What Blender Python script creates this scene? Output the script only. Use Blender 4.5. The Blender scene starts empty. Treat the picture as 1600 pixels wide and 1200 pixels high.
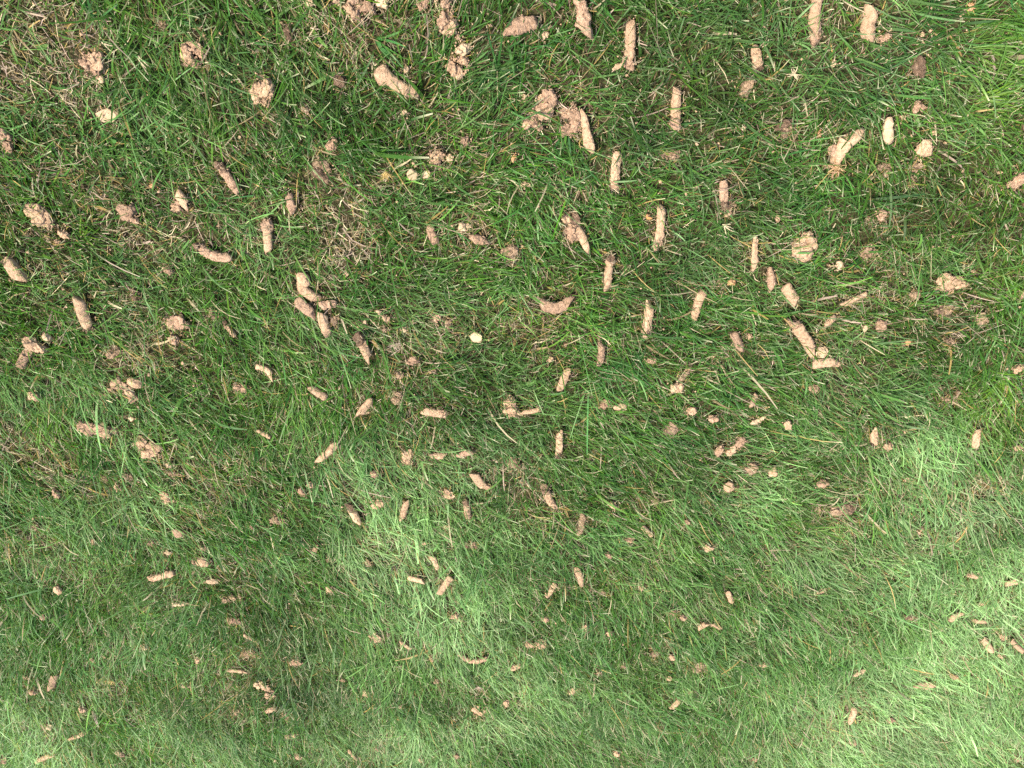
import bpy, math, random
import numpy as np
from mathutils import Vector, Matrix

SC = bpy.context.scene
COL = SC.collection
random.seed(7)
RNG = np.random.default_rng(11)

# ------------------------------------------------------------------ camera, sky, sun, exposure
CAM_H, PITCH, FPX = 1.35, math.radians(54.0), 1190.0      # height, degrees below the horizon, focal length in 1600-px pixels
cs, sn = math.cos(PITCH), math.sin(PITCH)
cam = bpy.data.cameras.new("camera")
cam.sensor_fit = 'HORIZONTAL'; cam.sensor_width = 36.0
cam.lens = 36.0 * FPX / 1600.0
cam.clip_start = 0.02; cam.clip_end = 1000.0
camo = bpy.data.objects.new("camera", cam); COL.objects.link(camo)
# the phone was held upside down: the top of the picture is the near side of the lawn
F = Vector((0, -cs, -sn)); U = Vector((0, sn, -cs)); R_ = Vector((1, 0, 0))
m = Matrix((R_, U, -F)).transposed().to_4x4(); m.translation = (0, 0, CAM_H)
camo.matrix_world = m
SC.camera = camo

SUN_DIR = Vector((-0.85, 0.10, 0)).normalized()
ELEV = math.radians(62)
world = bpy.data.worlds.new("World"); SC.world = world; world.use_nodes = True
wn = world.node_tree.nodes; wl = world.node_tree.links
sky = wn.new('ShaderNodeTexSky'); sky.sky_type = 'NISHITA'; sky.sun_disc = False
sky.sun_elevation = ELEV; sky.sun_rotation = math.atan2(SUN_DIR.x, SUN_DIR.y)
sky.air_density = 1.0; sky.dust_density = 2.5; sky.ozone_density = 1.0
bg = wn['Background']; bg.inputs['Strength'].default_value = 0.15
wl.new(sky.outputs[0], bg.inputs[0])
sl = bpy.data.lights.new("sun", 'SUN'); sl.energy = 3.2; sl.angle = math.radians(5); sl.color = (1.0, 0.95, 0.86)
so = bpy.data.objects.new("sun", sl); COL.objects.link(so)
d = Vector((SUN_DIR.x * math.cos(ELEV), SUN_DIR.y * math.cos(ELEV), math.sin(ELEV)))
so.rotation_euler = d.to_track_quat('Z', 'Y').to_euler(); so.location = d * 20
SC.view_settings.view_transform = 'Standard'; SC.view_settings.look = 'None'
SC.view_settings.gamma = 1.0; SC.view_settings.use_curve_mapping = False
SC.view_settings.exposure = 1.42
SC.render.engine = 'CYCLES'
SC.cycles.max_bounces = 6; SC.cycles.diffuse_bounces = 3; SC.cycles.glossy_bounces = 2
SC.cycles.transmission_bounces = 3; SC.cycles.use_denoising = False

# ------------------------------------------------------------------ helpers
def ground_pt(px, py, z=0.0):
    """photo pixel (1600x1200) -> point of the lawn at height z"""
    u, v = px - 800.0, 600.0 - py
    t = (CAM_H - z) / (FPX * sn + v * cs)
    return np.array([u * t, (-FPX * cs + v * sn) * t, z])

def m_per_px(py, z=0.02):
    return (CAM_H - z) / (FPX * sn + (600.0 - py) * cs)

def to_px(x, y):
    """lawn point (arrays) -> photo pixel"""
    dep = -y * cs + CAM_H * sn
    u = FPX * x / dep; v = FPX * (y * sn + CAM_H * cs) / dep
    return 800 + u, 600 - v

def _hash(ix, iy, iz, seed):
    h = (ix.astype(np.int64) * 374761393 + iy.astype(np.int64) * 668265263 + iz.astype(np.int64) * 2147483647 + seed * 974634777) & 0xffffffff
    h = ((h ^ (h >> 13)) * 1274126177) & 0xffffffff
    h = ((h ^ (h >> 16)) * 2246822519) & 0xffffffff
    return ((h ^ (h >> 15)) & 0xffffff) / float(0xffffff)

def vnoise(p, seed=0):
    """smooth value noise in -1..1 at points p (n,3)"""
    i = np.floor(p); f = p - i; f = f * f * (3 - 2 * f); i = i.astype(np.int64)
    r = 0
    for dx in (0, 1):
        wx = f[:, 0] if dx else 1 - f[:, 0]
        for dy in (0, 1):
            wy = f[:, 1] if dy else 1 - f[:, 1]
            for dz in (0, 1):
                wz = f[:, 2] if dz else 1 - f[:, 2]
                r = r + wx * wy * wz * _hash(i[:, 0] + dx, i[:, 1] + dy, i[:, 2] + dz, seed)
    return r * 2 - 1

def fbm(p, seed=0, octv=3):
    r = 0; a = 1.0; s = 0
    for k in range(octv):
        r = r + a * vnoise(p * (2.03 ** k) + 17.3 * k, seed + k); s += a; a *= 0.55
    return r / s

def n2(x, y, sc, seed):
    return vnoise(np.stack([x * sc, y * sc, np.full_like(x, 0.37)], 1), seed)

def zg(x, y):
    """height of the soil"""
    x = np.atleast_1d(np.asarray(x, float)); y = np.atleast_1d(np.asarray(y, float))
    return 0.007 * np.sin(3.1 * x + 1.3) * np.cos(2.7 * y) + 0.006 * n2(x, y, 5.0, 3) + 0.003 * n2(x, y, 14.0, 5)

STAT = {}
def mesh_obj(name, verts, faces, mat, parent=None, smooth=False, col=None):
    me = bpy.data.meshes.new(name)
    verts = np.asarray(verts, dtype=np.float32)
    if isinstance(faces, np.ndarray):
        nf, k = faces.shape
        me.vertices.add(len(verts)); me.vertices.foreach_set('co', verts.ravel())
        me.loops.add(nf * k); me.loops.foreach_set('vertex_index', faces.astype(np.int32).ravel())
        me.polygons.add(nf); me.polygons.foreach_set('loop_start', np.arange(0, nf * k, k, dtype=np.int32))
        me.update(calc_edges=True)
    else:
        me.from_pydata([tuple(map(float, v)) for v in verts], [], faces)
        me.update()
    if smooth:
        me.polygons.foreach_set('use_smooth', np.ones(len(me.polygons), dtype=bool))
    if col is not None:
        a = me.color_attributes.new('tint', 'FLOAT_COLOR', 'POINT')
        c = np.ones((len(verts), 4), dtype=np.float32); c[:, :3] = col
        a.data.foreach_set('color', c.ravel())
    me.materials.append(mat); STAT['tris'] = STAT.get('tris', 0) + (sum(len(f) - 2 for f in faces) if not isinstance(faces, np.ndarray) else 2 * len(faces))
    o = bpy.data.objects.new(name, me); COL.objects.link(o)
    if parent is not None: o.parent = parent
    return o

# ------------------------------------------------------------------ materials
def new_mat(name):
    mt = bpy.data.materials.new(name); mt.use_nodes = True
    nt = mt.node_tree
    for n in list(nt.nodes): nt.nodes.remove(n)
    return mt, nt, nt.nodes, nt.links

def blade_material(name, trans, gloss, rough):
    mt, nt, N, L = new_mat(name)
    out = N.new('ShaderNodeOutputMaterial'); at = N.new('ShaderNodeAttribute'); at.attribute_name = 'tint'
    geo = N.new('ShaderNodeNewGeometry')
    noi = N.new('ShaderNodeTexNoise'); noi.inputs['Scale'].default_value = 420; noi.inputs['Detail'].default_value = 2
    L.new(geo.outputs['Position'], noi.inputs['Vector'])
    mr = N.new('ShaderNodeMapRange'); mr.inputs[1].default_value = 0.3; mr.inputs[2].default_value = 0.7
    mr.inputs[3].default_value = 0.8; mr.inputs[4].default_value = 1.2
    L.new(noi.outputs[0], mr.inputs[0])
    mx = N.new('ShaderNodeVectorMath'); mx.operation = 'SCALE'
    L.new(at.outputs['Color'], mx.inputs[0]); L.new(mr.outputs[0], mx.inputs['Scale'])
    p = N.new('ShaderNodeBsdfPrincipled'); p.inputs['Roughness'].default_value = rough
    p.inputs['Specular IOR Level'].default_value = gloss
    L.new(mx.outputs[0], p.inputs['Base Color'])
    tr = N.new('ShaderNodeBsdfTranslucent')
    tc = N.new('ShaderNodeVectorMath'); tc.operation = 'MULTIPLY'; tc.inputs[1].default_value = (1.25, 1.35, 0.6)
    L.new(mx.outputs[0], tc.inputs[0]); L.new(tc.outputs[0], tr.inputs['Color'])
    ms = N.new('ShaderNodeMixShader'); ms.inputs[0].default_value = trans
    L.new(p.outputs[0], ms.inputs[1]); L.new(tr.outputs[0], ms.inputs[2]); L.new(ms.outputs[0], out.inputs[0])
    return mt

def soil_material(name, c_dark, c_mid, c_light, bump=0.6):
    mt, nt, N, L = new_mat(name)
    out = N.new('ShaderNodeOutputMaterial'); tc = N.new('ShaderNodeTexCoord'); oi = N.new('ShaderNodeObjectInfo')
    p = N.new('ShaderNodeBsdfPrincipled'); p.inputs['Roughness'].default_value = 0.95
    p.inputs['Specular IOR Level'].default_value = 0.1
    add = N.new('ShaderNodeVectorMath'); add.operation = 'ADD'
    L.new(tc.outputs['Object'], add.inputs[0]); L.new(oi.outputs['Random'], add.inputs[1])
    n1 = N.new('ShaderNodeTexNoise'); n1.inputs['Scale'].default_value = 160; n1.inputs['Detail'].default_value = 4
    n2_ = N.new('ShaderNodeTexNoise'); n2_.inputs['Scale'].default_value = 1100; n2_.inputs['Detail'].default_value = 3
    vo = N.new('ShaderNodeTexVoronoi'); vo.inputs['Scale'].default_value = 480
    for n in (n1, n2_, vo): L.new(add.outputs[0], n.inputs['Vector'])
    cr = N.new('ShaderNodeValToRGB')
    cr.color_ramp.elements[0].position = 0.30; cr.color_ramp.elements[0].color = (*c_dark, 1)
    cr.color_ramp.elements[1].position = 0.70; cr.color_ramp.elements[1].color = (*c_light, 1)
    e = cr.color_ramp.elements.new(0.48); e.color = (*c_mid, 1)
    mixf = N.new('ShaderNodeMath'); mixf.operation = 'MULTIPLY_ADD'; mixf.inputs[1].default_value = 0.35
    L.new(n2_.outputs[0], mixf.inputs[0])
    sc_ = N.new('ShaderNodeMath'); sc_.operation = 'MULTIPLY_ADD'; sc_.inputs[1].default_value = 0.65; sc_.inputs[2].default_value = 0.0
    L.new(n1.outputs[0], sc_.inputs[0]); L.new(sc_.outputs[0], mixf.inputs[2])
    L.new(mixf.outputs[0], cr.inputs[0])
    # each lump a touch lighter or darker, drier or damper
    hs = N.new('ShaderNodeHueSaturation'); mr = N.new('ShaderNodeMapRange')
    mr.inputs[3].default_value = 0.82; mr.inputs[4].default_value = 1.12
    L.new(oi.outputs['Random'], mr.inputs[0]); L.new(mr.outputs[0], hs.inputs['Value']); L.new(cr.outputs[0], hs.inputs['Color'])
    L.new(hs.outputs[0], p.inputs['Base Color'])
    b1 = N.new('ShaderNodeBump'); b1.inputs['Strength'].default_value = bump; b1.inputs['Distance'].default_value = 0.0022
    L.new(vo.outputs['Distance'], b1.inputs['Height'])
    b2 = N.new('ShaderNodeBump'); b2.inputs['Strength'].default_value = bump; b2.inputs['Distance'].default_value = 0.0014
    L.new(n2_.outputs[0], b2.inputs['Height']); L.new(b1.outputs[0], b2.inputs['Normal'])
    L.new(b2.outputs[0], p.inputs['Normal']); L.new(p.outputs[0], out.inputs[0])
    return mt

MAT = {
 't': soil_material('dry_tan_clay', (.18, .110, .062), (.41, .265, .155), (.50, .335, .205), .7),
 'p': soil_material('pinkish_clay', (.14, .085, .050), (.37, .232, .142), (.46, .305, .195), .9),
 'd': soil_material('dull_clay', (.11, .070, .040), (.31, .205, .122), (.41, .285, .18), 1.),
 'o': soil_material('orange_clay', (.24, .11, .05), (.40, .22, .10), (.48, .29, .15), .6),
 'y': soil_material('pale_buff_clay', (.28, .19, .11), (.43, .300, .178), (.49, .355, .22), .5),
 'n': soil_material('damp_turf_soil', (.045, .027, .018), (.15, .095, .058), (.32, .21, .135), 1.0),
}
M_GRASS = blade_material('green_grass_blade', 0.36, 0.20, 0.5)
M_STRAW = blade_material('dry_grass_blade', 0.18, 0.25, 0.65)

# soil and matted thatch of the lawn floor
def ground_material():
    mt, nt, N, L = new_mat('lawn_soil_and_thatch')
    out = N.new('ShaderNodeOutputMaterial'); geo = N.new('ShaderNodeNewGeometry')
    p = N.new('ShaderNodeBsdfPrincipled'); p.inputs['Roughness'].default_value = 1.0; p.inputs['Specular IOR Level'].default_value = 0.1
    a = N.new('ShaderNodeTexNoise'); a.inputs['Scale'].default_value = 9; a.inputs['Detail'].default_value = 6
    b = N.new('ShaderNodeTexNoise'); b.inputs['Scale'].default_value = 230; b.inputs['Detail'].default_value = 5; b.inputs['Roughness'].default_value = .7
    for n in (a, b): L.new(geo.outputs['Position'], n.inputs['Vector'])
    r1 = N.new('ShaderNodeValToRGB'); r1.color_ramp.elements[0].position = .35; r1.color_ramp.elements[0].color = (.018, .012, .007, 1)
    r1.color_ramp.elements[1].position = .68; r1.color_ramp.elements[1].color = (.10, .068, .035, 1)
    L.new(b.outputs[0], r1.inputs[0])
    r2 = N.new('ShaderNodeValToRGB'); r2.color_ramp.elements[0].position = .3; r2.color_ramp.elements[0].color = (.012, .018, .006, 1)
    r2.color_ramp.elements[1].position = .7; r2.color_ramp.elements[1].color = (.05, .055, .02, 1)
    L.new(b.outputs[0], r2.inputs[0])
    mx = N.new('ShaderNodeMixRGB'); L.new(a.outputs[0], mx.inputs[0]); L.new(r1.outputs[0], mx.inputs[1]); L.new(r2.outputs[0], mx.inputs[2])
    L.new(mx.outputs[0], p.inputs['Base Color'])
    bp = N.new('ShaderNodeBump'); bp.inputs['Strength'].default_value = 1; bp.inputs['Distance'].default_value = .004
    L.new(b.outputs[0], bp.inputs['Height']); L.new(bp.outputs[0], p.inputs['Normal']); L.new(p.outputs[0], out.inputs[0])
    return mt

# ------------------------------------------------------------------ the ground: one sheet, fine near the camera, on to the horizon
def axis(lo, hi, step):
    core = np.arange(lo, hi + 1e-6, step)
    a = [0.3]
    while sum(a) < 400: a.append(a[-1] * 1.6)
    ext = np.cumsum(a)
    return np.concatenate([(lo - ext)[::-1], core, hi + ext])
gx = axis(-2.4, 2.4, 0.035); gy = axis(-3.6, 1.2, 0.035)
GX, GY = np.meshgrid(gx, gy, indexing='ij')
gz = zg(GX.ravel(), GY.ravel())
nx, ny = len(gx), len(gy)
idx = np.arange(nx * ny).reshape(nx, ny)
fc = np.stack([idx[:-1, :-1].ravel(), idx[1:, :-1].ravel(), idx[1:, 1:].ravel(), idx[:-1, 1:].ravel()], 1)
g = mesh_obj('ground', np.stack([GX.ravel(), GY.ravel(), gz], 1), fc, ground_material(), smooth=True)
g['kind'] = 'structure'; g['label'] = 'brown soil and matted thatch under the lawn'

# ------------------------------------------------------------------ what lies on the lawn: measured table
# C = core (x1,y1 turf end, x2,y2 other end, width), L = clod (x,y,w,h,tilt), K = crumbled heap (x,y,w,h,tilt); tone; options; landmark phrase
T = []
def C(x1, y1, x2, y2, w, tone='t', mark=None, **k): T.append(dict(t='C', p=(x1, y1, x2, y2), w=w, tone=tone, mark=mark, **k))
def L(x, y, w, h, tilt=0, tone='t', mark=None, **k): T.append(dict(t='L', p=(x, y), w=w, h=h, tilt=tilt, tone=tone, mark=mark, **k))
def K(x, y, w, h, tilt=0, tone='p', mark=None, **k): T.append(dict(t='K', p=(x, y), w=w, h=h, tilt=tilt, tone=tone, mark=mark, **k))
# --- top row
K(142, 100, 42, 34, 25, 'p', 'big pinkish crumbled clod near the top left corner')
L(157, 126, 12, 8, 0, 'y'); K(302, 86, 36, 32, 0, 'p', 'crumbled tan heap on straw right of the top left clod')
L(165, 183, 30, 17, 8, 'y', 'pale flat diamond-shaped chip near the upper left corner', flat=1)
K(4, 223, 14, 30, 0, 'p'); L(238, 292, 12, 7, 0, 'o'); L(252, 42, 18, 10, -10, 'd')
C(337, 256, 369, 298, 14, 'p', 'dark ended slanting core left of the upper middle', end=.35)
K(410, 140, 26, 46, 0, 't', 'upright crumbled orange tan heap below the top left')
L(481, 3, 20, 16, 0, 'y'); L(527, 2, 12, 8, 0, 't'); K(560, 12, 40, 32, 20, 'p', 'large pinkish crumbled heap cut by the top edge, left of centre')
L(597, 3, 20, 14, -10, 'y'); K(663, 5, 12, 16, 0, 'p')
K(700, 26, 19, 50, 5, 'p', 'upright pinkish crumbled column near the top edge'); L(718, 58, 14, 16, 0, 't')
L(720, 77, 22, 21, 20, 'y', 'yellowish pale clod in a chain of crumbs near the top'); K(716, 103, 36, 24, 20, 't')
C(592, 106, 646, 145, 18, 't', 'thick smooth tan core with a wider club-shaped head', head=1, smooth=1)
L(529, 126, 21, 20, 15, 'n', 'dark brown striped clod beside the club-headed core'); L(451, 55, 18, 22, 0, 'n')
L(517, 224, 17, 22, -30, 'p'); L(477, 173, 12, 10, 0, 'd'); K(506, 265, 17, 32, -10, 'd'); L(632, 176, 9, 6, 30, 'y')
K(682, 241, 22, 25, 10, 'p', 'pinkish half of a broken clod pair below the top middle'); L(700, 252, 19, 17, 20, 'y'); L(688, 267, 10, 15, 15, 'd')
L(727, 221, 13, 17, 5, 'p'); L(644, 275, 16, 17, 10, 'y', 'pale five-sided chip left of a broken clod pair', flat=1); L(666, 274, 15, 10, 45, 'y', flat=1)
L(634, 108, 10, 8, 0, 'y')
C(838, 33, 791, 45, 23, 'p', 'short fat cracked core lying crosswise near the top edge', rough=1)
C(911, 50, 903, -12, 25, 'p', 'wide crumbly core cut by the top edge right of centre', rough=1, taper=.6)
C(982, 106, 985, 33, 17, 't', 'long straight upright core nearest the top centre', end=.2, flake=(967, 102))
C(1184, 111, 1181, 77, 19, 't', 'short rounded core standing right of the long top ones', end=.15)
L(1168, 138, 19, 28, 0, 'd', 'pinkish brown cone-shaped clod under a short rounded core')
C(1054, 199, 1058, 138, 15, 't', 'upright core with a flared dark turf end, top right of centre', end=.3, flare=1)
K(853, 163, 46, 24, 48, 'p', 'upper crumbled half of a core broken in two near the top'); K(830, 192, 34, 20, 50, 'p')
K(893, 188, 22, 46, 0, 'p', 'crumbly slab lying against a tapered core near the top')
C(921, 230, 909, 172, 18, 't', 'tapered core pointing down beside a crumbly slab', taper=.45)
C(961, 300, 966, 240, 16, 't', 'upright core with a blade of grass across it, upper centre', end=.35)
K(1045, 245, 17, 17, 0, 'd'); C(1133, 322, 1131, 283, 14, 'p', 'short pinkish core above a knot of straw', end=.3); K(1142, 328, 16, 18, 0, 'd')
L(852, 55, 9, 9, 0, 'y'); L(803, 246, 8, 12, 0, 'o'); L(1163, 201, 7, 6, 0, 'y'); L(820, 156, 6, 11, 0, 'y'); L(822, 291, 16, 5, 0, 'y')
C(1277, 69, 1281, -6, 19, 't', 'long thick core cut by the top edge at the right', end=.35, bend=.06)
C(1356, 62, 1365, 12, 20, 't', 'ragged upright core near the top right corner', rough=1); L(1385, 61, 17, 11, 15, 'p')
L(1440, 107, 20, 29, 10, 'n', 'dark pitted clod near the top right corner'); L(1438, 170, 19, 16, 10, 'p'); L(1413, 186, 14, 7, 0, 'y')
C(1392, 222, 1391, 192, 18, 'y', 'smooth buff upright pellet near the upper right', smooth=1)
C(1332, 211, 1303, 256, 21, 't', 'smooth tan core with a root beard, upper right', smooth=1, head=2, beard=1)
L(1448, 232, 22, 19, 30, 't'); K(1437, 262, 18, 16, 0, 'd'); L(1430, 289, 11, 15, 0, 'd'); K(1385, 268, 20, 20, 0, 'd')
K(1592, 289, 18, 22, 0, 'p'); L(1522, 12, 10, 12, 0, 'o'); K(1225, 206, 18, 30, 0, 'd'); L(1304, 101, 6, 9, 0, 'y'); L(1282, 212, 8, 9, 0, 'o')
# --- second row
K(279, 319, 22, 26, 0, 'p'); C(276, 301, 293, 322, 15, 't', 'smooth oval tan pellet on a pinkish crumb, upper left', smooth=1)
K(207, 335, 22, 24, 0, 'p', 'pinkish crumb heap left of the smooth oval pellet')
K(67, 347, 20, 30, 15, 't'); L(97, 367, 21, 12, -8, 't'); L(88, 380, 10, 8, 0, 'p'); L(72, 373, 12, 9, 0, 'd'); L(43, 373, 8, 6, 0, 'y')
C(309, 381, 356, 401, 16, 'p', 'banana-shaped curved core in the upper left', bend=-.17, end=.12)
C(9, 403, 33, 437, 17, 't', 'club-shaped core at the left edge', taper=1.35, end=.2, smooth=1)
L(262, 425, 16, 13, 0, 'p'); C(142, 513, 124, 464, 17, 't', 'smooth tan core leaning left at the middle left', smooth=1, end=.12, bend=.05)
K(207, 461, 14, 22, 0, 'd'); K(271, 503, 32, 20, 5, 'p', 'crumbled oval heap between a leaning core and a thin one'); L(272, 531, 16, 22, -20, 'p')
L(333, 492, 14, 16, 0, 'd'); C(348, 503, 366, 529, 10, 't', 'thin slanting core in long grass, left of centre', end=.3)
L(74, 525, 13, 12, 20, 'y'); K(56, 541, 20, 24, 30, 't'); C(47, 546, 33, 573, 15, 'p', 'stubby core at the foot of a crumb chain near the left edge')
K(178, 555, 20, 20, 0, 'd'); L(211, 597, 24, 15, -20, 't', smooth=1); K(198, 611, 26, 28, 0, 'p', 'large pinkish crumbled heap with a smooth cap, middle left')
C(451, 305, 459, 332, 14, 'p'); L(541, 428, 8, 7, 0, 'y')
C(416, 345, 420, 392, 16, 't', 'upright tan core with a slanted cut foot, left of centre', end=.3, smooth=1)
L(473, 437, 18, 22, 20, 't', 'top clod of the broken chain left of centre', smooth=1); C(466, 447, 496, 469, 17, 't', smooth=1)
C(464, 470, 491, 492, 17, 'p', 'pinkish third piece of the broken chain left of centre'); C(499, 478, 521, 473, 13, 'p')
C(503, 491, 512, 521, 17, 't', 'lowest blunt piece of the broken chain', smooth=1); L(521, 507, 10, 16, -30, 'd')
L(592, 491, 12, 10, -20, 'y'); L(604, 499, 11, 11, 0, 't'); L(569, 507, 6, 6, 0, 'y'); L(600, 518, 9, 8, 0, 'd'); L(631, 518, 10, 6, 0, 'y')
C(556, 522, 577, 562, 14, 't', 'slanting core with a strawy upper end left of centre', end=.35)
C(399, 574, 425, 592, 12, 't', 'small hooked core, left of the middle', bend=.25)
C(672, 357, 681, 382, 15, 'p'); L(721, 357, 11, 11, 0, 'y'); L(731, 356, 9, 9, 0, 'y'); L(749, 373, 26, 14, 0, 'p', 'pinkish flat fan-shaped clod above the centre')
L(683, 500, 16, 15, 0, 'p'); L(702, 509, 11, 17, -20, 'd'); L(744, 530, 18, 15, -10, 'y', 'pale square chip alone on green grass near the centre', flat=1, smooth=1)
L(643, 567, 20, 13, -10, 'p', 'pinkish ragged slab left below the square chip'); L(676, 583, 9, 9, 0, 'd'); L(624, 591, 12, 14, 0, 'd'); K(799, 400, 14, 30, 0, 'd')
K(892, 368, 22, 28, 0, 'p', 'round crumbly half of a leaf-like pair, upper centre'); C(895, 353, 915, 385, 14, 't', smooth=1); K(890, 341, 24, 14, 0, 'n')
C(1029, 389, 1035, 325, 15, 't', 'long upright core right of the leaf-like pair', end=.25, taper=.8)
C(956, 402, 950, 453, 13, 't', 'slim upright core left of the longest middle one', end=.15)
C(846, 475, 895, 470, 18, 'p', 'arched crumbly core lying crosswise above the centre', bend=-.2, rough=1)
C(1101, 458, 1086, 504, 13, 't', 'slim core leaning right, right of centre', end=.1)
C(1009, 525, 1016, 477, 14, 't', 'ragged upright core under the long middle one', end=.25)
C(938, 571, 940, 538, 12, 'p', 'small faded upright core just right of the centre'); C(1181, 420, 1182, 374, 13, 't', 'pale knife-shaped upright core right of centre', taper=.7)
L(1145, 444, 13, 9, 0, 'o'); L(1125, 444, 10, 9, 0, 'd'); C(1147, 523, 1159, 549, 14, 'p', 'pinkish clod with a dark hole beside it'); L(1172, 529, 10, 9, 0, 't')
L(1017, 567, 17, 10, 0, 'p'); L(862, 567, 11, 7, 40, 't'); C(887, 582, 875, 613, 12, 't', 'small pale core under the centre of the photo')
C(1076, 580, 1066, 597, 9, 'd'); L(1059, 607, 18, 20, 0, 't', 'ragged pale clod right of the small central core'); L(1013, 341, 12, 6, 10, 'o')
K(1258, 387, 29, 40, 0, 't', 'pitted ring-shaped crumbled clod at the right'); C(1206, 428, 1207, 450, 15, 'p')
C(1227, 447, 1245, 473, 17, 't', 'tilted oval core below the ring-shaped clod'); L(1379, 341, 18, 17, 0, 'p', 'pinkish square block at the upper right'); L(1362, 346, 12, 8, 20, 'd')
C(1355, 461, 1318, 478, 9, 't', 'thin flat slab slanting in grass at the right'); C(1305, 497, 1289, 512, 14, 't')
C(1237, 502, 1269, 551, 17, 't', 'long core slanting down right, right of centre', end=.25)
C(1270, 570, 1301, 566, 16, 't', 'smooth crosswise core at the foot of a slanting one', smooth=1); K(1285, 551, 16, 12, 0, 'y'); L(1307, 570, 9, 7, 0, 't')
L(1217, 343, 9, 9, 0, 't'); K(1364, 397, 32, 16, 15, 'd'); L(1430, 463, 14, 15, 0, 'd')
K(1489, 446, 26, 28, -20, 't', 'crumbled clod with a straw fringe near the right edge'); K(1478, 485, 34, 11, 20, 'd')
L(1376, 506, 16, 22, 25, 'p'); L(1353, 514, 6, 9, 0, 'y'); L(1417, 534, 9, 9, 0, 'o'); L(1536, 497, 14, 22, 15, 'd'); L(1484, 532, 17, 18, 0, 'd')
L(1589, 575, 17, 14, 0, 't'); L(1314, 417, 16, 11, -20, 'y'); L(1598, 461, 8, 14, 0, 'p')
# --- third row
L(54, 618, 13, 13, 0, 't'); K(149, 668, 36, 19, -28, 'p', 'arched pinkish crumb row at the middle left'); L(181, 672, 13, 12, 0, 'p'); L(174, 610, 12, 8, 0, 't'); L(160, 617, 12, 10, 0, 'd')
K(225, 693, 30, 13, -10, 't'); K(238, 706, 22, 26, -30, 't', 'hook-shaped crumbled heap at the middle left'); L(266, 726, 12, 11, 0, 'y'); L(268, 741, 26, 8, -25, 'd')
L(208, 653, 12, 7, -10, 'y'); K(376, 608, 24, 11, 0, 'p'); L(165, 745, 11, 13, 0, 'd'); L(185, 760, 11, 13, 0, 't'); K(201, 746, 16, 13, 0, 'd')
L(87, 772, 10, 18, -10, 'p'); K(259, 774, 16, 16, 0, 't', 'small pitted ring clod left of the lower middle'); L(260, 785, 6, 5, 0, 'y'); L(269, 783, 8, 6, 0, 'y'); L(54, 823, 14, 11, 0, 'd'); L(148, 847, 10, 12, 0, 't')
L(280, 832, 19, 14, -30, 'p', 'pinkish smooth chip above a round tan clod', smooth=1); L(236, 848, 14, 12, 0, 'd'); L(317, 879, 20, 15, 0, 't', 'round tan clod in the lower left', smooth=1); L(302, 880, 11, 10, 0, 'p')
L(260, 864, 14, 8, -25, 'y'); L(315, 857, 13, 9, 0, 'd'); C(236, 903, 272, 893, 12, 't', 'knobbly crosswise core in the lower left', rough=1); L(394, 823, 7, 6, 0, 'p')
C(510, 624, 484, 607, 14, 't', 'smooth tan core slanting down right, middle left of centre', smooth=1); C(578, 631, 561, 650, 13, 't', 'small tan core leaning right, left of centre', smooth=1)
K(622, 623, 16, 20, 10, 'd'); C(698, 650, 662, 645, 13, 't', 'crosswise tan core just below the centre', end=.25, smooth=1); C(422, 685, 401, 673, 9, 't')
C(522, 699, 497, 722, 14, 't', 'tan core leaning right in the lower left middle'); K(635, 720, 18, 28, 0, 't', 'crumbled tan ring left of two clods, below centre'); C(672, 718, 696, 718, 12, 't'); L(661, 724, 12, 9, 0, 'd')
C(738, 709, 717, 718, 12, 'p'); L(585, 744, 13, 15, 0, 'p'); L(473, 771, 13, 18, 10, 'p'); L(486, 761, 13, 10, 30, 't')
C(544, 790, 560, 820, 12, 't', 'faded core sunk in grass, lower left of centre', end=.4); K(588, 787, 18, 22, 0, 't', 'pale crumbled clod in the lower middle'); C(634, 787, 627, 815, 10, 't')
C(740, 746, 760, 769, 13, 't', 'short tan core leaning left below the centre', smooth=1); C(728, 784, 732, 813, 12, 't', 'small upright core with a dark tip, lower middle', end=.2)
K(698, 776, 16, 14, -20, 't'); K(434, 812, 16, 14, 0, 'd'); L(492, 859, 10, 15, 0, 't'); L(697, 827, 8, 7, 0, 'y'); L(661, 852, 8, 6, 0, 'y'); K(738, 856, 24, 10, -15, 'd')
C(674, 871, 683, 890, 8, 't'); L(575, 882, 10, 13, 0, 'd'); L(513, 876, 9, 7, 0, 'd'); K(797, 640, 17, 40, 0, 't', 'upright crumbled heap just below the centre', ); C(846, 643, 815, 650, 9, 't'); L(811, 652, 11, 8, 0, 'y')
C(873, 717, 874, 678, 11, 't', 'upright tan core straight below the centre', end=.15); L(970, 642, 20, 11, 0, 't', 'tan oval pellet right below the centre', smooth=1); K(945, 639, 15, 13, 0, 'p')
L(1079, 646, 16, 12, 0, 't'); L(1115, 656, 17, 14, 0, 'p'); C(1183, 618, 1174, 638, 9, 't'); C(1178, 666, 1197, 657, 9, 'y'); K(1050, 679, 15, 22, 0, 'd')
L(1126, 704, 14, 17, -25, 'p'); K(1146, 706, 24, 11, 12, 't'); K(1159, 695, 14, 22, -10, 'p', 'hooked crumb row right of the lower centre')
L(1140, 764, 16, 19, 0, 't', 'smooth round clod below the hooked crumb row', smooth=1); L(1155, 768, 8, 6, 0, 'd'); L(1177, 735, 16, 19, 40, 'd')
C(850, 764, 867, 798, 12, 't', 'crumbly slanting core in the lower middle', end=.3, rough=1); C(912, 809, 906, 838, 9, 'd', 'thin dull core under the lower centre'); L(958, 793, 12, 19, 25, 't')
C(1004, 828, 1020, 843, 10, 't', 'small tan pellet leaning left, lower right of centre', smooth=1); L(985, 846, 12, 10, 0, 'p'); L(952, 871, 11, 13, 0, 'p'); L(1109, 857, 16, 12, -20, 't')
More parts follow.
